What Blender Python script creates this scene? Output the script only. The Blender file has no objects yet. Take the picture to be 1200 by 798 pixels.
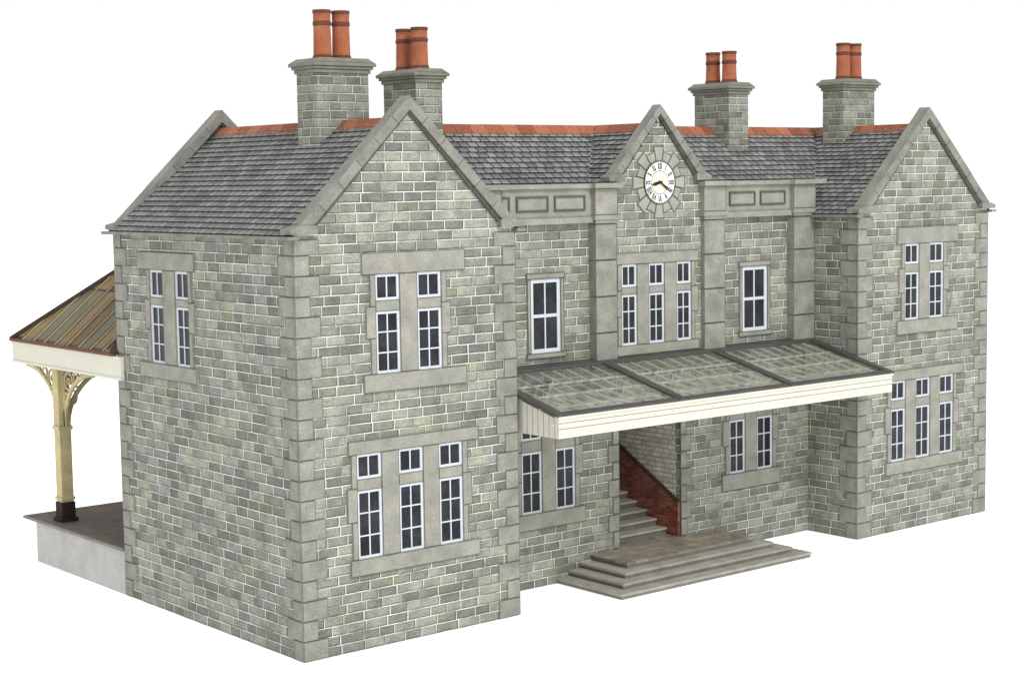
import bpy, bmesh, math, random
from mathutils import Vector, Matrix
random.seed(7)
S=0.02
C=bpy.context.scene.collection
W=5.23;D=7.18;H=8.0;L=16.01;R=L+W;YM=1.57;XC=10.70;RZ=10.12

# ---------------------------------------------------------------- node helper
class NT:
    def __init__(s,name):
        s.mat=bpy.data.materials.new(name);s.mat.use_nodes=True
        s.t=s.mat.node_tree;s.t.nodes.clear()
        s.out=s.n('ShaderNodeOutputMaterial')
    def n(s,k): return s.t.nodes.new(k)
    def put(s,sock,v):
        if hasattr(v,'is_linked') or isinstance(v,bpy.types.NodeSocket): s.t.links.new(v,sock)
        else: sock.default_value=v
    def m(s,op,a,b=None,c=None):
        n=s.n('ShaderNodeMath');n.operation=op;s.put(n.inputs[0],a)
        if b is not None: s.put(n.inputs[1],b)
        if c is not None: s.put(n.inputs[2],c)
        return n.outputs[0]
    def mix(s,f,a,b,mode='MIX'):
        n=s.n('ShaderNodeMix');n.data_type='RGBA';n.blend_type=mode
        s.put(n.inputs[0],f)
        for k,v in ((6,a),(7,b)):
            s.put(n.inputs[k],v if not isinstance(v,tuple) else (*v,1)[:4])
        return n.outputs[2]
    def ramp(s,v,a,b,c=0.,d=1.):
        n=s.n('ShaderNodeMapRange');n.interpolation_type='SMOOTHSTEP'
        for k,x in enumerate((v,a,b,c,d)): s.put(n.inputs[k],x)
        return n.outputs[0]
    def noise(s,vec,sc,det=3,ro=.55):
        n=s.n('ShaderNodeTexNoise');s.put(n.inputs['Vector'],vec);n.inputs['Scale'].default_value=sc
        n.inputs['Detail'].default_value=det;n.inputs['Roughness'].default_value=ro
        return n.outputs[0]
    def xyz(s,a,b,c=0.):
        n=s.n('ShaderNodeCombineXYZ');s.put(n.inputs[0],a);s.put(n.inputs[1],b);s.put(n.inputs[2],c);return n.outputs[0]
    def sep(s,v):
        n=s.n('ShaderNodeSeparateXYZ');s.put(n.inputs[0],v);return n.outputs
    def white(s,v):
        n=s.n('ShaderNodeTexWhiteNoise');s.put(n.inputs['Vector'],v);return n.outputs[0]
    def uv(s):
        n=s.n('ShaderNodeUVMap');n.uv_map='UVMap';return n.outputs[0]
    def bump(s,h,dist,st=1.):
        n=s.n('ShaderNodeBump');s.put(n.inputs['Height'],h);n.inputs['Distance'].default_value=dist*S;n.inputs['Strength'].default_value=st;return n.outputs[0]
    def bsdf(s,col,rough=.8,nrm=None,spec=.25,**kw):
        b=s.n('ShaderNodeBsdfPrincipled');s.put(b.inputs['Base Color'],col if not isinstance(col,tuple) else (*col,1)[:4])
        s.put(b.inputs['Roughness'],rough);b.inputs['Specular IOR Level'].default_value=spec
        if nrm is not None: s.put(b.inputs['Normal'],nrm)
        for k,v in kw.items(): s.put(b.inputs[k],v)
        s.t.links.new(b.outputs[0],s.out.inputs[0]);return b

def masonry(name,rh,bw,cA,cB,mA,mB,mw,dark=.55,jit=.25,green=0.,bump=.03,spec=.2,edge=.012):
    t=NT(name);uv=t.uv();x,y,_=t.sep(uv)
    n1=t.noise(uv,5,3)
    yy=t.m('ADD',y,t.m('MULTIPLY',t.m('SUBTRACT',n1,.5),edge))
    v=t.m('DIVIDE',yy,rh);row=t.m('FLOOR',v);fv=t.m('SUBTRACT',v,row)
    r1=t.white(t.xyz(row,3.7,1.1))
    s1=t.m('SINE',t.m('ADD',t.m('MULTIPLY',x,2.3/bw*.5),t.m('MULTIPLY',row,1.93)))
    s2=t.m('SINE',t.m('ADD',t.m('MULTIPLY',x,4.1/bw*.5),t.m('MULTIPLY',row,4.71)))
    u=t.m('DIVIDE',t.m('ADD',x,t.m('MULTIPLY',t.m('SUBTRACT',t.noise(t.xyz(y,x),6,2),.5),edge)),bw)
    u=t.m('ADD',u,t.m('MULTIPLY',r1,9.3));u=t.m('ADD',u,t.m('MULTIPLY',s1,jit));u=t.m('ADD',u,t.m('MULTIPLY',s2,jit*.45))
    cell=t.m('FLOOR',u);fu=t.m('SUBTRACT',u,cell)
    rnd=t.white(t.xyz(cell,row,.5));rnd2=t.white(t.xyz(cell,row,9.5))
    du=t.m('MULTIPLY',t.m('MINIMUM',fu,t.m('SUBTRACT',1.,fu)),bw)
    dv=t.m('MULTIPLY',t.m('MINIMUM',fv,t.m('SUBTRACT',1.,fv)),rh)
    fine=t.noise(uv,26,5,.65)
    d=t.m('ADD',t.m('MINIMUM',du,dv),t.m('MULTIPLY',t.m('SUBTRACT',fine,.5),mw*.9))
    mort=t.ramp(d,mw*.5,mw,1.,0.)
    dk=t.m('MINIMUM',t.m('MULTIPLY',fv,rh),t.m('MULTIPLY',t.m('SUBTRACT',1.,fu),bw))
    dkf=t.ramp(dk,mw*1.1,mw*3.4,1.,0.)  # shadow line painted along each block's lower and right edges
    big=t.noise(uv,.55,4,.6);mid=t.noise(uv,3.2,4,.6)
    col=t.mix(t.ramp(rnd,0.,1.),cA,cB)
    k=t.m('MULTIPLY_ADD',t.m('SUBTRACT',mid,.5),1.3,1.)
    k=t.m('MULTIPLY',k,t.m('MULTIPLY_ADD',t.m('SUBTRACT',fine,.5),1.8,1.))
    k=t.m('MULTIPLY',k,t.m('MULTIPLY_ADD',t.m('SUBTRACT',big,.5),.8,1.))
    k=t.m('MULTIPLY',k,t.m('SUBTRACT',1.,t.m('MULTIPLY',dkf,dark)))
    col=t.mix(1.,col,t.xyz(k,k,k),'MULTIPLY')
    if green>0:
        g=t.m('MULTIPLY',t.ramp(t.noise(uv,1.1,3),.42,.70),green)
        col=t.mix(1.,col,t.mix(g,(1.,1.,1.),(.92,1.,.68)),'MULTIPLY')
    pm=t.ramp(t.noise(uv,1.7,3,.6),.33,.57)
    mc=t.mix(pm,mA,mB)
    col=t.mix(t.m('MULTIPLY',mort,t.m('MULTIPLY_ADD',rnd2,.4,.65)),col,mc)
    hgt=t.m('ADD',t.m('SUBTRACT',1.,mort),t.m('MULTIPLY',fine,.6))
    t.bsdf(col,.75,t.bump(hgt,bump,.6),spec)
    return t.mat
def dressed(name,c,amp=.5,bump=.006,rough=.75,spec=.2,streak=.0):
    t=NT(name);uv=t.uv();f=t.noise(uv,22,5,.7);g=t.noise(uv,2.1,4,.6)
    k=t.m('MULTIPLY',t.m('MULTIPLY_ADD',t.m('SUBTRACT',f,.5),amp*1.4,1.),t.m('MULTIPLY_ADD',t.m('SUBTRACT',g,.5),amp*1.5,1.))
    col=t.mix(1.,c,t.xyz(k,k,k),'MULTIPLY')
    t.bsdf(col,rough,t.bump(f,bump),spec);return t.mat
def slate(name,rh,bw):
    t=NT(name);uv=t.uv();x,y,_=t.sep(uv)
    v=t.m('DIVIDE',y,rh);row=t.m('FLOOR',t.m('ADD',v,.001));fv=t.m('SUBTRACT',v,row)
    u=t.m('ADD',t.m('DIVIDE',x,bw),t.m('ADD',t.m('MULTIPLY',row,.5),t.m('MULTIPLY',t.white(t.xyz(row,2.,2.)),.3)))
    cell=t.m('FLOOR',u);fu=t.m('SUBTRACT',u,cell);rnd=t.white(t.xyz(cell,row,4.4));rnd2=t.white(t.xyz(cell,row,7.1))
    fine=t.noise(uv,24,4,.65)
    du=t.m('ADD',t.m('MULTIPLY',t.m('MINIMUM',fu,t.m('SUBTRACT',1.,fu)),bw),t.m('MULTIPLY',t.m('SUBTRACT',fine,.5),.012))
    gap=t.ramp(du,.012,.022,1.,0.)
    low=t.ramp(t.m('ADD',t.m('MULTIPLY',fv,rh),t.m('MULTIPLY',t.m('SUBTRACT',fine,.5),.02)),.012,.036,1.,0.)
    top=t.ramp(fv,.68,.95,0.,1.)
    col=t.mix(rnd,(.118,.118,.117),(.238,.237,.234))
    col=t.mix(t.m('MULTIPLY',t.ramp(rnd2,.75,1.),.35),col,(.19,.16,.13))
    k=t.m('MULTIPLY_ADD',t.m('SUBTRACT',fine,.5),1.5,1.);k=t.m('MULTIPLY',k,t.m('MULTIPLY_ADD',t.m('SUBTRACT',t.noise(uv,.8,3),.5),.6,1.))
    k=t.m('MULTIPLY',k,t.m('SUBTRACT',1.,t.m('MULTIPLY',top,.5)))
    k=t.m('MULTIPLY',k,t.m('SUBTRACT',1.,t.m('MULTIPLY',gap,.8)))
    col=t.mix(1.,col,t.xyz(k,k,k),'MULTIPLY')
    col=t.mix(t.m('MULTIPLY',t.m('MULTIPLY',low,t.m('SUBTRACT',1.,gap)),t.ramp(rnd2,.1,.6,.2,.7)),col,(.38,.38,.375))  # pale glint painted into the colour along each slate's lower edge
    t.bsdf(col,.6,t.bump(t.m('SUBTRACT',fine,gap),.02),.3);return t.mat
def ridgemat():
    t=NT('red ridge tile');uv=t.uv();x,y,_=t.sep(uv)
    u=t.m('DIVIDE',x,.46);c=t.m('FLOOR',u);f=t.m('SUBTRACT',u,c);rnd=t.white(t.xyz(c,1.,1.))
    gap=t.ramp(f,.0,.08,1.,0.);col=t.mix(rnd,(.21,.068,.034),(.38,.135,.065))
    n=t.noise(uv,14,4,.6);k=t.m('MULTIPLY',t.m('MULTIPLY_ADD',t.m('SUBTRACT',n,.5),1.5,1.),t.m('SUBTRACT',1.,t.m('MULTIPLY',gap,.6)))
    t.bsdf(t.mix(1.,col,t.xyz(k,k,k),'MULTIPLY'),.7,None,.25);return t.mat
def boards(name,c,pitch,vert=True,dk=.45):
    t=NT(name);uv=t.uv();x,y,_=t.sep(uv);a=x if vert else y
    u=t.m('DIVIDE',a,pitch);f=t.m('FRACT',u);g=t.ramp(t.m('MINIMUM',f,t.m('SUBTRACT',1.,f)),.04,.12,1.,0.)
    n=t.noise(uv,9,4,.6);k=t.m('MULTIPLY',t.m('MULTIPLY_ADD',t.m('SUBTRACT',n,.5),.25,1.),t.m('SUBTRACT',1.,t.m('MULTIPLY',g,dk)))
    t.bsdf(t.mix(1.,c,t.xyz(k,k,k),'MULTIPLY'),.6,None,.3);return t.mat
def glassy(name,tint,haze,hz,gl,lo=.6,hi=1.3,ns=1.3,panes=False,rough=.08):
    t=NT(name);tr=t.n('ShaderNodeBsdfTransparent');tr.inputs[0].default_value=(*tint,1)
    df=t.n('ShaderNodeBsdfDiffuse');uv=t.uv();n=t.noise(uv,ns,4,.6)
    col=t.mix(t.ramp(n,.3,.7),tuple(v*lo for v in haze),tuple(v*hi for v in haze))
    if panes:
        x,y,_=t.sep(uv);cx_=t.m('FLOOR',t.m('DIVIDE',x,1.34));cy_=t.m('FLOOR',t.m('DIVIDE',t.m('SUBTRACT',y,7.18),.5967))
        r=t.white(t.xyz(cx_,cy_,2.2));r2=t.white(t.xyz(cx_,cy_,5.2))
        c2=t.mix(t.ramp(r,.45,.6),(.045,.038,.028),(.27,.195,.09));c2=t.mix(t.ramp(r2,.55,.65),c2,(.15,.17,.13))
        col=t.mix(.8,col,c2)
    t.put(df.inputs[0],col)
    g=t.n('ShaderNodeBsdfGlossy');g.inputs['Roughness'].default_value=rough
    m1=t.n('ShaderNodeMixShader');m1.inputs[0].default_value=hz;t.t.links.new(tr.outputs[0],m1.inputs[1]);t.t.links.new(df.outputs[0],m1.inputs[2])
    m2=t.n('ShaderNodeMixShader');m2.inputs[0].default_value=gl;t.t.links.new(m1.outputs[0],m2.inputs[1]);t.t.links.new(g.outputs[0],m2.inputs[2])
    t.t.links.new(m2.outputs[0],t.out.inputs[0]);return t.mat
def panemat():
    t=NT('dark window glass');uv=t.uv();n=t.noise(uv,1.8,4,.6);n2=t.noise(uv,9,3)
    col=t.mix(t.ramp(n,.3,.7),(.008,.009,.011),(.028,.031,.036));col=t.mix(t.m('MULTIPLY',t.ramp(n2,.58,.8),.3),col,(.12,.125,.13))
    t.bsdf(col,.25,None,.16);return t.mat

M={}
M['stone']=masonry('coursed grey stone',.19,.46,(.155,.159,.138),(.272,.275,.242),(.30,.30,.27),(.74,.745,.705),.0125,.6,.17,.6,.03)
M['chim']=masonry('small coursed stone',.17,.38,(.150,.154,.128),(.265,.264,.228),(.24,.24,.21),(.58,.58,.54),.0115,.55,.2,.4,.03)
M['dress']=dressed('dressed buff stone',(.258,.254,.217),.65)
M['joint']=dressed('dark stone joint',(.085,.085,.071),.6)
M['quoin']=dressed('quoin stone',(.228,.229,.198),.9)
M['wedge']=dressed('pale wedge stone',(.29,.285,.245),.6)
M['coping']=dressed('weathered coping stone',(.20,.198,.172),.85)
M['cap']=dressed('chimney cap stone',(.17,.172,.138),.8)
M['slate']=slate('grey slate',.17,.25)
M['ridge']=ridgemat()
M['pot']=dressed('terracotta pot',(.32,.105,.05),.9)
M['potrim']=dressed('sooty terracotta',(.12,.042,.028),.8)
M['white']=dressed('white window paint',(.53,.57,.615),.2)
M['pane']=panemat()
M['cream']=dressed('cream paint',(.60,.59,.495),.14,rough=.5)
M['creamw']=dressed('pale cream bar',(.76,.755,.69),.1,rough=.5)
M['creamb']=boards('cream vertical boarding',(.60,.59,.51),.17)
M['lead']=dressed('dark lead flashing',(.062,.057,.053),.8,rough=.5,spec=.35)
M['glass']=glassy('canopy glass',(.90,.91,.88),(.40,.41,.37),.08,.15,.4,1.6,.9,False,.1)
M['glass2']=glassy('brown canopy glass',(.50,.45,.37),(.16,.14,.10),.78,.06,.5,1.4,1.7,True)
M['ochre']=dressed('ochre painted timber',(.36,.27,.14),.7)
M['postc']=dressed('weathered yellow painted iron',(.50,.43,.24),.7)
M['postb']=dressed('near black post base',(.028,.02,.016),.5)
M['brown']=dressed('dark brown timber',(.05,.036,.026),.6)
M['redwood']=dressed('reddish brown edge',(.15,.06,.035),.6)
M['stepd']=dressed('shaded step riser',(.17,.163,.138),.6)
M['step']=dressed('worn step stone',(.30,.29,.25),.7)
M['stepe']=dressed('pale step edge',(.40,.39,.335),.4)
M['paving']=masonry('brown paving',.3,.45,(.185,.16,.127),(.255,.225,.182),(.12,.105,.083),(.15,.13,.105),.012,.1,.1,0,.01)
M['tarmac']=dressed('brown platform surface',(.13,.105,.09),.7)
M['concrete']=dressed('pale grey platform wall',(.415,.41,.395),.4)
M['redbrick']=masonry('red brick',.085,.22,(.17,.052,.036),(.29,.10,.066),(.09,.04,.032),(.25,.15,.12),.010,.3,.03,0,.01,edge=.004)
M['creambrick']=masonry('cream glazed brick',.115,.30,(.48,.46,.39),(.60,.58,.51),(.20,.19,.16),(.27,.26,.22),.014,.15,.03,0,.01,edge=.004)
M['clockface']=dressed('white numeral ring',(.80,.80,.77),.08,rough=.4)
M['clockmid']=dressed('cream clock centre',(.71,.67,.50),.15,rough=.4)
M['black']=dressed('black paint',(.012,.011,.011),.2,rough=.4)

# ---------------------------------------------------------------- mesh helper
class MB:
    def __init__(s): s.v=[];s.f=[];s.u=[];s.mi=[];s.sm=[]
    def face(s,pts,mat=0,uv=None,sm=False):
        pts=[Vector(p) for p in pts];b=len(s.v);s.v+=pts;s.f.append(tuple(range(b,b+len(pts))));s.mi.append(mat);s.sm.append(sm)
        if uv is None:
            n=Vector((0,0,0))
            for i in range(len(pts)): n+=pts[i].cross(pts[(i+1)%len(pts)])
            a=[abs(q) for q in n];k=a.index(max(a))
            uv=[(p.y,p.z) if k==0 else ((p.x,p.z) if k==1 else (p.x,p.y)) for p in pts]
        s.u.append(uv)
    def hexa(s,c,mat=0):
        for q in ((0,1,3,2),(4,6,7,5),(0,4,5,1),(2,3,7,6),(0,2,6,4),(1,5,7,3)): s.face([c[i] for i in q],mat)
    def box(s,x0,x1,y0,y1,z0,z1,mat=0):
        s.hexa([(x,y,z) for x in (x0,x1) for y in (y0,y1) for z in (z0,z1)],mat);return s
    def fbox(s,fr,a0,a1,h0,h1,d0,d1,mat=0):
        s.hexa([fr(a,h,d) for a in (a0,a1) for h in (h0,h1) for d in (d0,d1)],mat);return s
    def plate(s,fr,a0,a1,h0,h1,d0,d1,b=.02):   # a dressed block with a drafted margin
        P=lambda a,h,d: fr(a,h,d)
        A=[(a0,h0),(a1,h0),(a1,h1),(a0,h1)];I=[(a0+b,h0+b),(a1-b,h0+b),(a1-b,h1-b),(a0+b,h1-b)]
        for i in range(4):
            j=(i+1)%4
            s.face([P(*A[i],d0),P(*A[j],d0),P(*I[j],d0),P(*I[i],d0)],1)
            s.face([P(*A[i],d0),P(*A[j],d0),P(*A[j],d1),P(*A[i],d1)],0)
        s.face([P(*q,d0) for q in I],0);return s
    def prism(s,poly,fr,d0,d1,mat=0):
        n=len(poly);s.face([fr(a,h,d0) for a,h in poly],mat);s.face([fr(a,h,d1) for a,h in reversed(poly)],mat)
        for i in range(n):
            a=poly[i];b=poly[(i+1)%n];s.face([fr(*a,d0),fr(*b,d0),fr(*b,d1),fr(*a,d1)],mat)
        return s
    def wall(s,fr,a0,a1,h0,h1,holes=(),rev=.16,mat=0,rm=0):
        xs=sorted({a0,a1,*[q for h in holes for q in h[:2]]});zs=sorted({h0,h1,*[q for h in holes for q in h[2:]]})
        for i in range(len(xs)-1):
            for j in range(len(zs)-1):
                cx=(xs[i]+xs[i+1])/2;cz=(zs[j]+zs[j+1])/2
                if any(h[0]<cx<h[1] and h[2]<cz<h[3] for h in holes): continue
                s.face([fr(xs[i],zs[j],0),fr(xs[i+1],zs[j],0),fr(xs[i+1],zs[j+1],0),fr(xs[i],zs[j+1],0)],mat)
        for a,b,c,d in holes:
            for p,q in (((a,c),(a,d)),((b,c),(b,d)),((a,c),(b,c)),((a,d),(b,d))):
                s.face([fr(*p,0),fr(*q,0),fr(*q,rev),fr(*p,rev)],rm)
        return s
    def beam(s,p,q,w,h,up=(0,0,1),mat=0):
        p=Vector(p);q=Vector(q);d=(q-p).normalized();sd=d.cross(Vector(up)).normalized();u=sd.cross(d).normalized()
        s.hexa([e+sd*a*w/2+u*b*h/2 for e in (p,q) for a in (-1,1) for b in (-1,1)],mat);return s
    def lathe(s,cx,cy,prof,n=24,mat=0):
        ring=lambda r,z:[(cx+r*math.cos(2*math.pi*i/n),cy+r*math.sin(2*math.pi*i/n),z) for i in range(n)]
        for k in range(len(prof)-1):
            A=ring(*prof[k][:2]);B=ring(*prof[k+1][:2]);m=prof[k][2] if len(prof[k])>2 else mat
            for i in range(n):
                j=(i+1)%n;s.face([A[i],A[j],B[j],B[i]],m,[(i*.06,prof[k][1]),(j*.06,prof[k][1]),(j*.06,prof[k+1][1]),(i*.06,prof[k+1][1])],True)
        return s
    def courses(s,e0,e1,r0,r1,h=.17,lift=.035,mat=0):
        e0,e1,r0,r1=map(Vector,(e0,e1,r0,r1));N=(e1-e0).cross(r0-e0).normalized()
        if N.z<0: N=-N
        d=(e1-e0).normalized();Lh=((r0-e0)-d*((r0-e0).dot(d))).length;n=max(1,round(Lh/h));hh=h
        for i in range(n):
            t0=i/n;t1=min(1,(i+1.2)/n)
            a=e0.lerp(r0,t0)+N*lift;b=e1.lerp(r1,t0)+N*lift;c=e1.lerp(r1,t1);g=e0.lerp(r0,t1)
            U=lambda p,v:((p-e0).dot(d),v)
            s.face([a,b,c,g],mat,[U(a,i*hh+.002),U(b,i*hh+.002),U(c,i*hh+hh*1.2),U(g,i*hh+hh*1.2)])
            s.face([a,b,b-N*lift*1.2,a-N*lift*1.2],mat,[U(a,i*hh+.9*hh),U(b,i*hh+.9*hh),U(b,i*hh+.95*hh),U(a,i*hh+.95*hh)])
        return s
    def build(s,name,mats,parent=None,label=None,bev=0):
        me=bpy.data.meshes.new(name);me.from_pydata([tuple(v) for v in s.v],[],s.f)
        ul=me.uv_layers.new(name='UVMap');k=0
        for fu in s.u:
            for q in fu: ul.data[k].uv=q;k+=1
        if not isinstance(mats,(list,tuple)): mats=[mats]
        for m in mats: me.materials.append(M[m])
        for p,mi,sm in zip(me.polygons,s.mi,s.sm): p.material_index=mi;p.use_smooth=sm
        bm=bmesh.new();bm.from_mesh(me);bmesh.ops.remove_doubles(bm,verts=bm.verts,dist=1e-4);bmesh.ops.recalc_face_normals(bm,faces=bm.faces);bm.to_mesh(me);bm.free()
        me.transform(Matrix.Scale(S,4))
        o=bpy.data.objects.new(name,me);C.objects.link(o)
        if parent: o.parent=parent
        if label: o['label']=label
        if bev:
            b=o.modifiers.new('edge','BEVEL');b.width=bev*S;b.segments=1;b.limit_method='ANGLE'
        return o
FR=lambda y0:(lambda a,h,d:(a,y0+d,h))
LF=lambda x0:(lambda a,h,d:(x0+d,a,h))
RF=lambda x0:(lambda a,h,d:(x0-d,a,h))
BK=lambda y0:(lambda a,h,d:(a,y0-d,h))

# ---------------------------------------------------------------- setting
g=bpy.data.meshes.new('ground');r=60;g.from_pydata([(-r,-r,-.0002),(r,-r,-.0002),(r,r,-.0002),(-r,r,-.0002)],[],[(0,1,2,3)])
t=NT('glowing white table');t.bsdf((.9,.9,.9),.9,None,.0,**{'Emission Color':(1,1,1,1),'Emission Strength':.5});g.materials.append(t.mat)  # emission added to the surface so contact shadows wash out to white
go=bpy.data.objects.new('ground',g);C.objects.link(go);go['kind']='structure';go['label']='white studio surface with added glow under the model'

root=bpy.data.objects.new('model_railway_station',None);C.objects.link(root)
root['label']='grey stone model railway station with two gabled wings, clock gable, chimneys and glazed canopies'
root['category']='model building'

# ---------------------------------------------------------------- windows
def casement(parent,fr,a0,a1,h0,h1,cols,rows,thick=.052,bar=.026,d=-.008,rail=None):
    m=MB();m.fbox(fr,a0,a0+thick,h0,h1,d,d+.05).fbox(fr,a1-thick,a1,h0,h1,d,d+.05)
    m.fbox(fr,a0+thick,a1-thick,h0,h0+thick,d,d+.05).fbox(fr,a0+thick,a1-thick,h1-thick,h1,d,d+.05)
    for i in range(1,cols):
        c=a0+(a1-a0)*i/cols;m.fbox(fr,c-bar/2,c+bar/2,h0+thick,h1-thick,d+.006,d+.045)
    for j in range(1,rows):
        c=h0+(h1-h0)*j/rows;w=bar if not rail else rail
        m.fbox(fr,a0+thick,a1-thick,c-w/2,c+w/2,d+.003,d+.047)
    o=m.build('casement','white',parent)
    MB().fbox(fr,a0+.01,a1-.01,h0+.01,h1-.01,d+.025,d+.035).build('pane','pane',parent)
    return o
def window(fr,xs,zt,zb,sur,label,base=0.,tr=True):
    """xs: light spans, zt/zb: (low,high) of upper and lower lights, sur: (a0,a1,h0,h1) of the surround"""
    m=MB();jl,jr=xs[0][0]-.13,xs[-1][1]+.13;lo=zb[0];hi=zt[1];p=-.035-base
    a0,a1,h0,h1=sur
    m.plate(fr,a0,a1,hi,h1,p-.006,.13,.014);m.plate(fr,a0,a1,h0,lo,p-.012,.13,.014)
    zj=[lo,lo+(hi-lo)*.36,lo+(hi-lo)*.68,hi]
    for k in range(3):
        e=.10 if k==1 else 0
        m.plate(fr,jl-e,xs[0][0],zj[k],zj[k+1],p,.13,.014);m.plate(fr,xs[-1][1],jr+e,zj[k],zj[k+1],p,.13,.014)
    for (l,r_) in zip(xs[:-1],xs[1:]): m.plate(fr,l[1],r_[0],lo,hi,p,.13,.014)
    for l in xs: m.plate(fr,l[0],l[1],zb[1],zt[0],p+.008,.13,.014)
    o=m.build('window',['dress','joint'],root,label)
    for l in xs:
        casement(o,fr,l[0],l[1],zt[0],zt[1],2,1);casement(o,fr,l[0],l[1],zb[0],zb[1],2,3)
    return (xs[0][0],xs[-1][1],lo,hi)
def sash(fr,a0,a1,h0,h1,label):
    m=MB();p=-.03
    m.plate(fr,a0-.12,a1+.12,h1,h1+.13,p-.01,.13);m.plate(fr,a0-.14,a1+.14,h0-.12,h0,p-.02,.13)
    m.plate(fr,a0-.10,a0,h0,h1,p,.13);m.plate(fr,a1,a1+.10,h0,h1,p,.13)
    o=m.build('window',['dress','joint'],root,label);casement(o,fr,a0,a1,h0,h1,2,2,.085,.035,-.005,.07)
    return (a0,a1,h0,h1)
def holes_wing(x,who):
    f=FR(0)
    a=window(f,[(x+1.78,x+2.34),(x+2.76,x+3.34)],(6.69,7.19),(5.29,6.48),(x+1.47,x+3.93,4.94,7.60),'upper two-light window in the '+who+' gable')
    b=window(f,[(x+1.26,x+1.83),(x+2.24,x+2.82),(x+3.21,x+3.79)],(3.31,3.79),(1.77,3.09),(x+1.07,x+4.2,1.45,4.05),'lower three-light window in the '+who+' gable')
    return [a,b]
def gable_wall(m,fr,x0,x1,z0,zp):
    c=(x0+x1)/2;m.face([fr(x0,z0,0),fr(x1,z0,0),fr(c,zp,0)])
# left wing
hA=holes_wing(0,'left');hR=holes_wing(L,'right')
hs=[window(LF(0),[(3.95,4.5),(5.02,5.58)],(6.62,7.19),(5.25,6.46),(3.68,6.1,4.93,7.56),'two-light window high in the left end wall')]
m=MB();m.wall(FR(0),0,W,0,H,hA);gable_wall(m,FR(0),0,W,H,10.4)
m.wall(LF(0),0,D,0,H,hs).wall(RF(W),0,D,0,H);m.wall(BK(D),0,W,0,H);gable_wall(m,BK(D),0,W,H,10.4)
m.build('wall','stone',root,'coursed stone walls of the left gabled wing')
m=MB();m.wall(FR(0),L,R,0,H,hR);gable_wall(m,FR(0),L,R,H,10.4)
m.wall(LF(L),0,D,0,H).wall(RF(R),0,D,0,H);m.wall(BK(D),L,R,0,H);gable_wall(m,BK(D),L,R,H,10.4)
m.build('wall','stone',root,'coursed stone walls of the right gabled wing')
# centre wall
f=FR(YM);dx0,dx1,dz1=9.52,11.49,3.75;zb=.50
hc=[sash(f,6.95,7.80,5.17,6.78,'single sash window left of the clock bay'),sash(f,13.60,14.48,5.2,6.76,'single sash window right of the clock bay'),
 window(f,[(6.62,7.2),(7.6,8.17)],(3.28,3.7),(1.66,3.02),(6.3,8.45,1.3,3.95),'two-light window left of the doorway, under the canopy'),
 window(f,[(13.13,13.68),(14.10,14.66)],(3.28,3.7),(1.78,3.08),(12.87,14.93,1.38,3.95),'two-light window right of the doorway, under the canopy'),
 (dx0,dx1,zb-.02,dz1)]
m=MB();m.wall(f,W,L,0,8.5,hc,.16);m.wall(BK(5.6),W,L,0,8.3)
m.build('wall','stone',root,'recessed coursed stone wall between the wings')
# clock bay
fb=FR(1.46);b0,b1=9.32,12.09
hb=[window(fb,[(9.53,10.0),(10.38,10.87),(11.27,11.74)],(6.48,6.99),(5.16,6.31),(9.36,11.98,4.93,7.25),'three-light window under the clock')]
m=MB();m.wall(fb,b0,b1,4.7,8.8,hb,.1);gx0,gx1=9.2,12.2;m.face([fb(gx0,8.8,0),fb(gx1,8.8,0),fb(XC,10.35,0)])
m.face([fb(gx0,8.8,0),fb(gx0,8.8,.3),fb(gx1,8.8,.3),fb(gx1,8.8,0)])
m.build('wall','stone',root,'stone bay with a small gable carrying the clock')
# quoins
def quoins(x,y,sx,sy,front=True,side=True,label=None,z1=7.9):
    m=MB();h=.38;k=0;z=0.012
    while z<z1-.2:
        a,b=(.54,.32) if k%2==0 else (.32,.54);zz=min(z+h-.008,z1);o=.018;e=.0105
        if front: m.plate(FR(y),min(x-o*sx,x+a*sx),max(x-o*sx,x+a*sx),z,zz,-o,e,.012)
        if side:
            if sy>0: m.plate(LF(x) if sx>0 else RF(x),(y+e+.0005) if front else y-o,y+b,z,zz,-o,.01,.012)
            else: m.plate(LF(x) if sx>0 else RF(x),y-b,y+o,z,zz,-o,.01,.012)
        z+=h;k+=1
    m.build('quoins',['quoin','joint'],root,label)
quoins(0,0,1,1,label='quoins up the near corner of the left wing')
quoins(W,0,-1,1,label='quoins on the inner corner of the left wing')
quoins(0,D,1,-1,front=False,label='quoins on the platform corner of the left wing')
quoins(L,0,1,1,label='quoins on the inner corner of the right wing')
quoins(R,0,-1,1,label='quoins on the outer corner of the right wing')
for sg,xx in ((1,dx1),(-1,dx0)):
    m=MB()
    for k in range(8):
        a=.34 if k%2 else .2;z=zb+.02+k*.40;m.plate(f,min(xx,xx+a*sg),max(xx,xx+a*sg),z,z+.39,-.02,.02,.015)
    m.build('door_jamb',['quoin','joint'],root)
# pilasters
for a0,a1,lab in ((8.67,9.32,'pilaster left of the clock bay'),(12.09,12.80,'pilaster right of the clock bay'),(15.22,16.0,'pilaster against the right wing'),(5.24,6.0,'pilaster against the left wing')):
    m=MB();pf=FR(1.35)
    z=4.7
    for k in range(4):
        m.plate(pf,a0,a1,z,z+.80,0,.22,.016);z+=.81
    m.box(a0-.02,a1+.02,1.31,1.6,z+.0,z+.08)
    o=m.build('pilaster',['quoin','joint'],root,lab)
    m=MB();m.box(a0-.05,a1+.05,1.29,1.75,8.02,8.12);m.plate(FR(1.33),a0-.02,a1+.02,8.12,8.72,0,.4,.02);m.box(a0-.09,a1+(.3 if a0>15 else .09),1.22,1.78,8.72,8.83)
    m.build('capital',['dress','joint'],o)
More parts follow.
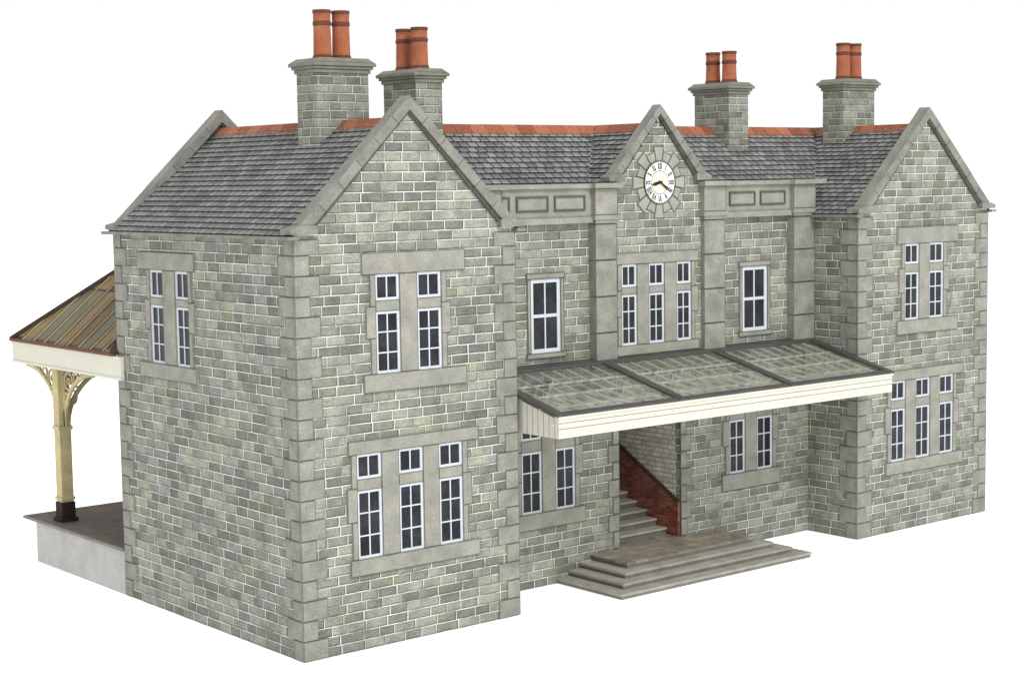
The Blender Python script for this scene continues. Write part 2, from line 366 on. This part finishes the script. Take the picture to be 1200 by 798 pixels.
# parapets
for a0,a1,lab in ((4.4,8.66,'panelled parapet left of the clock gable'),(12.81,15.21,'panelled parapet right of the clock gable')):
    m=MB();m.box(a0,a1,1.45,1.72,8.10,8.72);m.box(a0,a1,1.36,1.78,8.725,8.82);m.box(a0,a1,1.38,1.6,7.96,8.095)
    o=m.build('parapet',['dress'],root,lab)
    for c,w in (((a1-.65),.9),((a1-1.72),.9),((a1-2.75),.8)):
        if c-w/2<max(a0,5.6)-.2: continue
        m=MB();b=.045;x0,x1,z0,z1=c-w/2,c+w/2,8.23,8.57;q=FR(1.45)
        m.fbox(q,x0,x1,z0,z0+b,-.03,0).fbox(q,x0,x1,z1-b,z1,-.03,0).fbox(q,x0,x0+b,z0+b,z1-b,-.03,0).fbox(q,x1-b,x1,z0+b,z1-b,-.03,0).fbox(q,x0+b,x1-b,z0+b,z1-b,-.008,0,1)
        m.build('panel',['joint','dress'],o)
# ---------------------------------------------------------------- roofs
def ridge(parent,p,q,w=.2,drop=.19):
    p=Vector(p);q=Vector(q);d=(q-p).normalized();sd=d.cross(Vector((0,0,1)));ln=(q-p).length;m=MB()
    for s_ in (-1,1):
        a=p+Vector((0,0,.06));b=q+Vector((0,0,.06));c=q+sd*s_*w+Vector((0,0,.06-drop));e=p+sd*s_*w+Vector((0,0,.06-drop))
        m.face([a,b,c,e],0,[(0,0),(ln,0),(ln,.3),(0,.3)])
        m.face([e,c,c-Vector((0,0,.04)),e-Vector((0,0,.04))],0,[(0,.3),(ln,.3),(ln,.34),(0,.34)])
    m.build('ridge_tiles','ridge',parent)
def wing_roof(x0,label):
    m=MB();c=x0+W/2
    m.courses((x0-.14,.05,7.97),(x0-.14,D-.05,7.97),(c,.05,RZ),(c,D-.05,RZ));m.courses((x0+W+.14,.05,7.97),(x0+W+.14,D-.05,7.97),(c,.05,RZ),(c,D-.05,RZ))
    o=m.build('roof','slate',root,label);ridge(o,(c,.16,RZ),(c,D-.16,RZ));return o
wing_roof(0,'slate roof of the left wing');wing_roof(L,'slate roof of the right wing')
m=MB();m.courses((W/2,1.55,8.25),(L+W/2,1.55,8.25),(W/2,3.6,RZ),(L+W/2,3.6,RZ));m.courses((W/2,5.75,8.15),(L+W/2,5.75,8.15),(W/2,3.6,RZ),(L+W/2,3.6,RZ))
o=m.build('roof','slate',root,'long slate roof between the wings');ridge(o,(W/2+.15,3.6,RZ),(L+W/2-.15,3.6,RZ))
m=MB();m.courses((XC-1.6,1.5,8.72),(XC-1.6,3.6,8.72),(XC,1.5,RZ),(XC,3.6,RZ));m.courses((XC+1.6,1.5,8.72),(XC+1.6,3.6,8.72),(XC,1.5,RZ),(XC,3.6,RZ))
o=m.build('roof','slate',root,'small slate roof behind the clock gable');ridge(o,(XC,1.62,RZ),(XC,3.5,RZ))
# copings
def coping(x0,x1,zf,zp,y0,y1,label,foot=.22,th=.26,kn=.16):
    c=(x0+x1)/2;m=MB();q=lambda a,h,d:(a,d,h)
    for s_,xe in ((1,x0),(-1,x1)):
        m.prism([(xe-foot*s_*.2,zf),(c,zp),(c,zp-th),(xe+.02*s_+.24*s_*.9,zf-.02)],q,y0,y1)
        m.prism([(xe-foot*s_,zf-.12),(xe-foot*s_,zf-.02),(xe+.04*s_,zf+.045),(xe+.36*s_,zf+.04),(xe+.36*s_,zf-.12)],q,y0-.03,y1+.02)
        m.prism([(xe+.26*s_,zf-.03),(c,zp-th-.001),(c,zp-th-.06),(xe+.33*s_,zf-.04)],q,y0+.05,y1-.04,1)
        # joints between coping stones
        nj=6
        for j in range(1,nj):
            tt=j/nj;ax_=xe+(c-xe)*tt;az=zf+(zp-zf)*tt;dx=(c-xe);dz=(zp-zf);ln=math.hypot(dx,dz);ux,uz=dx/ln*.008,dz/ln*.008
            bx_=ax_+.19*s_*.9;bz=az-.15
            m.prism([(ax_-ux,az-uz+.002),(ax_+ux,az+uz+.002),(bx_+ux,bz+uz),(bx_-ux,bz-uz)],q,y0-.002,y1+.002,1)
    m.build('gable_coping',['coping','joint'],root,label)
coping(.08,W-.08,8.12,10.57,-.12,.2,'coping on the front gable of the left wing')
coping(.08,W-.08,8.12,10.57,D-.22,D+.1,'coping on the rear gable of the left wing')
coping(L+.08,R-.08,8.12,10.57,-.12,.2,'coping on the front gable of the right wing')
coping(L+.08,R-.08,8.12,10.57,D-.22,D+.1,'coping on the rear gable of the right wing')
coping(XC-1.5,XC+1.5,8.98,10.58,1.34,1.6,'coping on the small clock gable',.12,.2)
for x0 in (-.2,L-.2,W-.02,R-.02): MB().box(x0,x0+.22,-.14,D+.2,7.90,7.965).build('eaves_band','coping',root)
# ---------------------------------------------------------------- chimneys
def chimney(cx,cy,wx,wy,zb_,ct,pt,label):
    x0,x1,y0,y1=cx-wx/2,cx+wx/2,cy-wy/2,cy+wy/2;k=ct-11.27
    m=MB();m.box(x0,x1,y0,y1,zb_,10.98+k)
    o=m.build('chimney','chim',root,label)
    m=MB();m.box(x0-.04,x1+.04,y0-.04,y1+.04,10.96+k,11.04+k).box(x0-.08,x1+.08,y0-.08,y1+.08,11.04+k,11.10+k).box(x0-.125,x1+.125,y0-.125,y1+.125,11.10+k,11.17+k)
    m.prism([(x0-.125,11.17+k),(x1+.125,11.17+k),(x1-.05,11.26+k),(x0+.05,11.26+k)],lambda a,h,d:(a,d,h),y0-.09,y1+.09)
    m.build('chimney_cap','cap',o,None,.01)
    for s_ in (-1,1):
        px=cx+(.225*s_ if wx>wy else 0);py=cy+(0 if wx>wy else .28*s_)
        MB().lathe(px,py,[(.21,ct-.04,1),(.205,ct+.02,1),(.185,ct+.07),(.172,pt-.33),(.172,pt-.32,1),(.188,pt-.29,1),(.188,pt-.25,1),(.175,pt-.22),(.175,pt-.07,1),(.187,pt-.06,1),(.187,pt,1),(.14,pt,1),(.13,pt-.4,1)],28).build('chimney_pot',['pot','potrim'],o)
chimney(2.62,2.52,1.25,.72,8.8,11.42,12.38,'big chimney straddling the left wing ridge')
chimney(L+2.72,2.55,1.25,.68,8.8,11.40,12.32,'chimney straddling the right wing ridge')
chimney(5.37,3.55,.70,1.18,8.6,11.34,12.22,'chimney behind the left wing gable')
chimney(14.99,3.55,.70,1.18,8.6,11.27,12.04,'chimney on the main roof right of the clock')
# ---------------------------------------------------------------- clock
cz=8.82;cx=XC+.03;yf=1.46
def disc(m,r0,r1,y0,y1,n=48,mat=0):
    for i in range(n):
        a=2*math.pi*i/n;b=2*math.pi*(i+1)/n;P=lambda r,t,y:(cx+r*math.sin(t),y,cz+r*math.cos(t))
        if r0>0: m.face([P(r0,a,y0),P(r1,a,y0),P(r1,b,y0),P(r0,b,y0)],mat);m.face([P(r0,a,y0),P(r0,b,y0),P(r0,b,y1),P(r0,a,y1)],mat)
        else: m.face([P(0,0,y0),P(r1,a,y0),P(r1,b,y0)],mat)
        m.face([P(r1,a,y0),P(r1,b,y0),P(r1,b,y1),P(r1,a,y1)],mat)
m=MB()
for k in range(16):
    a=2*math.pi*k/16;hw=math.pi/16-.006;ro=.84 if k%2==0 else .72
    P=lambda r,t,y:(cx+r*math.sin(t),y,cz+r*math.cos(t))
    pl=[P(.47,a-hw,0),P(ro,a-hw,0),P(ro,a+hw,0),P(.47,a+hw,0)]
    fa=[Vector((p[0],yf-.025,p[2])) for p in pl];ba=[Vector((p[0],yf+.01,p[2])) for p in pl]
    c=sum(fa,Vector())/4;inn=[c+(p-c)*.87 for p in fa]
    m.face(inn,0)
    for i in range(4):
        j=(i+1)%4;m.face([fa[i],fa[j],inn[j],inn[i]],1);m.face([fa[i],fa[j],ba[j],ba[i]],0)
clock=m.build('clock',['wedge','joint'],root,'round white and cream clock in a sunburst of wedge stones')
m=MB();disc(m,.47,.495,yf-.06,yf);m.build('clock_rim','joint',clock)
m=MB();disc(m,0,.47,yf-.045,yf);m.build('clock_face','clockface',clock)
m=MB();disc(m,0,.26,yf-.048,yf-.045);m.build('clock_centre','clockmid',clock)
m=MB();disc(m,.26,.272,yf-.050,yf-.045)
gly=['XII','I','II','III','IV','V','VI','VII','VIII','IX','X','XI']
for k,s_ in enumerate(gly):
    wd={'I':.036,'V':.066,'X':.066};tot=sum(wd[c] for c in s_);th=2*math.pi*k/12;u=-tot/2;ra,rb=.295,.445
    def PT(a,r):
        return (cx+math.cos(th)*a+math.sin(th)*r,yf-.051,cz-math.sin(th)*a+math.cos(th)*r)
    def st(a0,r0,a1,r1,w):
        m.face([PT(a0-w/2,r0),PT(a0+w/2,r0),PT(a1+w/2,r1),PT(a1-w/2,r1)])
    for c in s_:
        w=wd[c];mid=u+w/2
        if c=='I': st(mid,ra,mid,rb,.022)
        if c=='V': st(mid,ra,mid-w*.36,rb,.025);st(mid,ra,mid+w*.36,rb,.013)
        if c=='X': st(mid+w*.36,ra,mid-w*.36,rb,.025);st(mid-w*.36,ra,mid+w*.36,rb,.013)
        u+=w
m.build('numerals','black',clock)
def hand(ang,ln,w,y):
    t_=math.radians(ang);m=MB();Q=lambda a,r,yy:(cx+math.cos(t_)*a+math.sin(t_)*r,yy,cz-math.sin(t_)*a+math.cos(t_)*r)
    pl=[(-w*.5,-.07),(-w,ln*.6),(0,ln),(w,ln*.6),(w*.5,-.07)]
    m.face([Q(a,r,y) for a,r in pl])
    for i in range(5):
        p,q=pl[i],pl[(i+1)%5];m.face([Q(*p,y),Q(*q,y),Q(*q,y+.008),Q(*p,y+.008)])
    m.build('clock_hand','black',clock)
hand(258,.28,.04,yf-.07);hand(124,.38,.028,yf-.08)
# ---------------------------------------------------------------- entrance: steps, passage, stairs
st=None
for k in range(4):
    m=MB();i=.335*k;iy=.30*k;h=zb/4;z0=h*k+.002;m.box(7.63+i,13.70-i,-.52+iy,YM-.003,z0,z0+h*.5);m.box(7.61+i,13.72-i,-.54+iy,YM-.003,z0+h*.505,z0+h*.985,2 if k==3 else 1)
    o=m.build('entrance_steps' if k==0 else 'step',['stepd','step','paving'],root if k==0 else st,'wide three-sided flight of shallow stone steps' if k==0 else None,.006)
    if k==0: st=o
m=MB();a=dx1;y1=5.3
m.face([(a,YM+.16,zb),(a,y1,zb),(a,y1,3.75),(a,YM+.16,3.75)]);m.face([(dx0,YM+.16,zb),(dx0,y1,zb),(dx0,y1,3.75),(dx0,YM+.16,3.75)])
m.face([(dx0,y1,zb),(a,y1,zb),(a,y1,3.75),(dx0,y1,3.75)]);m.face([(dx0,YM+.16,3.75),(a,YM+.16,3.75),(a,y1,3.75),(dx0,y1,3.75)])
ps=m.build('entrance_passage','creambrick',root,'cream brick lined passage behind the doorway')
m=MB();m.box(dx0,dx1,YM-.0,2.2,zb-.05,zb+.001);m.build('passage_floor','paving',ps)
stp=None
for k in range(8):
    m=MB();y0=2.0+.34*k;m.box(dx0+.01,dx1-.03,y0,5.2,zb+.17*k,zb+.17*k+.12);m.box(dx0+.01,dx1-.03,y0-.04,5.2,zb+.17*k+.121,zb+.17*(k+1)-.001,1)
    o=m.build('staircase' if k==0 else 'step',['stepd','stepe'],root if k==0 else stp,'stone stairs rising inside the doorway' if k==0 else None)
    if k==0: stp=o
m=MB();xx=dx1;y=YM+.02;k=0
while y<5.2:
    zt=1.32+.047*k
    m.box(xx-.07,xx-.001,y,y+.084,zb,zt);m.box(xx-.085,xx-.001,y,y+.084,zt+.001,zt+.05,1)
    y+=.085;k+=1
m.build('brick_dado',['redbrick','brown'],ps,'red brick dado stepping up beside the stairs')
# ---------------------------------------------------------------- entrance canopy
cx0,cx1,cyf,cyb=5.37,15.88,-1.15,1.50;zf,zr=4.22,4.88
sl=lambda y:zf+(zr-zf)*(y-cyf)/(cyb-cyf)
m=MB()
m.box(cx0,cx1,cyf,cyf+.09,3.77,4.17);m.box(cx0-.02,cx1+.02,cyf-.03,cyf+.1,4.17,4.215)
can=m.build('entrance_canopy','cream',root,'glazed lean-to canopy over the entrance with a cream fascia')
m=MB();m.box(cx0,cx1,cyf-.004,cyf-.0012,4.07,4.08).box(cx0,cx1,cyf-.004,cyf-.0012,3.955,3.965);m.build('fascia_line','lead',can)
for xx in (cx0,cx1-.08):
    q=lambda a,h,d:(d,a,h)
    m=MB();m.prism([(cyf+.09,3.77),(cyb,3.77),(cyb,sl(cyb)-.07),(cyf+.09,sl(cyf+.09)-.07)],q,xx,xx+.08);m.build('end_boarding','creamb',can)
m=MB()
def rf(x0,x1,y0,y1,th,off,mat=0):
    m.hexa([(x,y,sl(y)+off+k) for x in (x0,x1) for y in (y0,y1) for k in (0,th)],mat)
nb=3;bx=[cx0+(cx1-cx0)*i/nb for i in range(nb+1)]
for i,x in enumerate(bx):
    w=.11;c=min(max(x,cx0+w/2),cx1-w/2);rf(c-w,c+w,cyf-.03,cyb-.25,.045,.0)
for i in range(nb): rf(bx[i]+.14,bx[i+1]-.14,cyf-.03,cyf+.12,.04,.0)
rf(cx0-.05,cx1+.05,cyb-.25,cyb+.02,.06,.0)
m.build('lead_flashing','lead',can)
m=MB();rf(cx0+.05,cx1-.05,cyf+.05,cyb-.1,.006,-.012);m.build('glazing','glass',can)
m=MB()
for i in range(nb):
    for k in range(1,9):
        x=bx[i]+(bx[i+1]-bx[i])*k/9;rf(x-.017,x+.017,cyf+.1,cyb-.2,.03,-.045)
    for y in (-.55,.05,.65): rf(bx[i],bx[i+1],y-.016,y+.016,.03,-.08)
m.build('glazing_bars','creamw',can)
m=MB()
for i in range(nb):
    for k in range(7):
        xa=bx[i]+(bx[i+1]-bx[i])*k/7;xb=bx[i]+(bx[i+1]-bx[i])*(k+1)/7
        m.beam((xa,cyf+.15,4.03),(xb,cyb-.1,4.30),.035,.04);m.beam((xb,cyf+.15,3.96),(xa,cyb-.1,4.22),.035,.04)
for x in bx:
    if cx0+.2<x<cx1-.2: m.box(x-.05,x+.05,cyf+.1,cyb,3.82,3.93)
m.build('roof_truss','creamw',can)
# ---------------------------------------------------------------- platform and its canopy
m=MB();m.box(0,R,D+.01,11.8,0,.99);pl=m.build('platform','concrete',root,'low pale platform running behind the station')
m=MB();m.box(-.04,R+.04,D+.01,12.3,.992,1.04);m.build('platform_surface','tarmac',pl)
m=MB();m.box(-.045,R+.045,12.3,12.36,.985,1.045);m.box(-.085,-.041,D+.02,12.36,.985,1.043);m.build('platform_edging','coping',pl)
fy0,fy1=6.9,12.55;zc=5.30
m=MB();m.box(-.09,-.004,fy0,fy1,4.76,5.27);m.box(-.004,R,fy1-.09,fy1,4.76,5.27);m.box(R+.004,R+.09,D,fy1,4.76,5.27);m.box(-.12,-.09,fy0,fy1,5.2,5.27);m.box(-.11,-.09,fy0,fy1,4.76,4.81)
pc=m.build('platform_canopy','cream',root,'hipped glazed canopy over the platform with a deep cream fascia')
yr=(D+fy1)/2;rise=2.34;hx=(fy1-D)/2
A=(-.1,fy1+.02,zc);B=(-.1,D+.01,zc);Cc=(R+.1,fy1+.02,zc);Dd=(R+.1,D+.01,zc);E=(hx,yr,zc+rise);F_=(R-hx,yr,zc+rise)
m=MB();m.face([A,B,E]);m.face([Cc,Dd,F_]);m.face([A,E,F_,Cc]);m.face([B,E,F_,Dd]);m.build('glazing','glass2',pc)
m=MB();mk=MB();up=Vector((0,0,.03))
for i in range(1,9):
    y=D+(fy1-D)*i/9;tx=min(y-D,fy1-y);e=Vector((tx,y,zc+rise*tx/hx))
    if tx>.2: m.beam(Vector((-.08,y,zc+.02)),e+up,.06,.05);mk.beam(Vector((-.08,y+.07,zc+.015)),e+Vector((0,.07,.01)),.09,.045)
for i in range(1,30):
    x=R*i/30;tt=min(1,x/hx,(R-x)/hx)
    for yb_,sg in ((fy1,-1),(D,1)):
        if tt>.08: m.beam((x,yb_,zc+.02),(x,yb_+sg*hx*tt,zc+rise*tt+.02),.09,.06)
m.build('glazing_bars','ochre',pc);mk.build('bar_edging','brown',pc)
m=MB()
for p,q in ((A,E),(B,E),(Cc,F_),(Dd,F_),(E,F_)): m.beam(Vector(p)+up,Vector(q)+up,.17,.08)
m.beam(Vector(A)+Vector((0,0,-.0)),Vector(B),.12,.06,mat=1);m.beam(Vector(A),Vector(Cc),.1,.06,mat=1)
m.build('hip_flashing',['brown','redwood'],pc)
m=MB()
x=hx*.5;m.beam((x-.02,D+x+.1,zc+rise*.5+.01),(x-.02,fy1-x-.1,zc+rise*.5+.01),.06,.04)
m.build('purlin','brown',pc)
def post(px,py):
    m=MB();m.box(px-.15,px+.15,py-.15,py+.15,1.5,4.76);m.box(px-.18,px+.18,py-.18,py+.18,3.22,3.32);m.box(px-.18,px+.18,py-.18,py+.18,1.55,1.62)
    p=m.build('canopy_post','postc',root,'weathered yellow iron post carrying the platform canopy' if px<2 else None,.01)
    m=MB();m.box(px-.22,px+.22,py-.22,py+.22,1.045,1.13).box(px-.175,px+.175,py-.175,py+.175,1.13,1.5);m.build('post_base','postb',p,None,.01)
    for ax,sg,ln in (('y',1,1.8),('y',-1,1.7),('x',1,1.5)):
        def q(a,h,d): return (px+d,py+sg*a,h) if ax=='y' else (px+sg*a,py+d,h)
        m=MB();N=16;z0=3.3;zt=4.74
        def band(ca,ch,ra,rh_,t0,t1,w,n=N,hd=.03):
            for i in range(n):
                u0=t0+(t1-t0)*i/n;u1=t0+(t1-t0)*(i+1)/n
                o1=[(ca+(ra+k)*math.cos(u),ch+(rh_+k)*math.sin(u)) for u,k in ((u0,-w/2),(u1,-w/2),(u1,w/2),(u0,w/2))]
                m.prism(o1,q,-hd,hd)
        band(ln+.05,z0,ln-.1,zt-z0-.1,math.pi,math.pi/2,.10)
        m.prism([(.13,zt-.07),(ln+.05,zt-.07),(ln+.05,zt),(.13,zt)],q,-.05,.05)
        m.prism([(.14,z0),(.2,z0),(.2,zt-.07),(.14,zt-.07)],q,-.03,.03)
        band(.45,4.40,.21,.21,0,2*math.pi,.05,20,.02);band(.45,4.40,.07,.07,0,2*math.pi,.04,12,.02);band(.86,4.52,.13,.11,0,2*math.pi,.04,14,.02);band(.30,3.96,.09,.16,0,2*math.pi,.04,14,.02);band(1.18,4.58,.08,.07,0,2*math.pi,.035,12,.02)
        m.build('bracket','postc',p)
post(.42,11.05)
for x in (7.2,14.0,20.8): post(x,11.05)

# ---------------------------------------------------------------- camera, light
r1=Vector((0.77235,-0.63512,-0.01501)).normalized();r2=Vector((0.07131,0.06316,0.99543));r2=(r2-r1*r1.dot(r2)).normalized();r3=r1.cross(r2)
cam=bpy.data.cameras.new('camera');co=bpy.data.objects.new('camera',cam);C.objects.link(co)
P=Vector((-16.9566,-26.9488,8.9852))*S
co.matrix_world=Matrix(((r1.x,r2.x,r3.x,P.x),(r1.y,r2.y,r3.y,P.y),(r1.z,r2.z,r3.z,P.z),(0,0,0,1)))
cam.sensor_width=36;cam.lens=2020.47/1200*36;cam.clip_start=.01;cam.clip_end=500
bpy.context.scene.camera=co
w=bpy.data.worlds.new('World');bpy.context.scene.world=w;w.use_nodes=True
w.node_tree.nodes['Background'].inputs[0].default_value=(1,1,1,1);w.node_tree.nodes['Background'].inputs[1].default_value=1.0
la=bpy.data.lights.new('softbox','AREA');la.size=.4;la.energy=19;lo=bpy.data.objects.new('softbox',la);C.objects.link(lo)
lo.location=(-.05,-1.25,1.25);lo.rotation_euler=(Vector((.2,.05,.08))-lo.location).to_track_quat('-Z','Y').to_euler()
sc=bpy.context.scene;sc.view_settings.view_transform='Standard';sc.view_settings.look='None';sc.view_settings.exposure=0
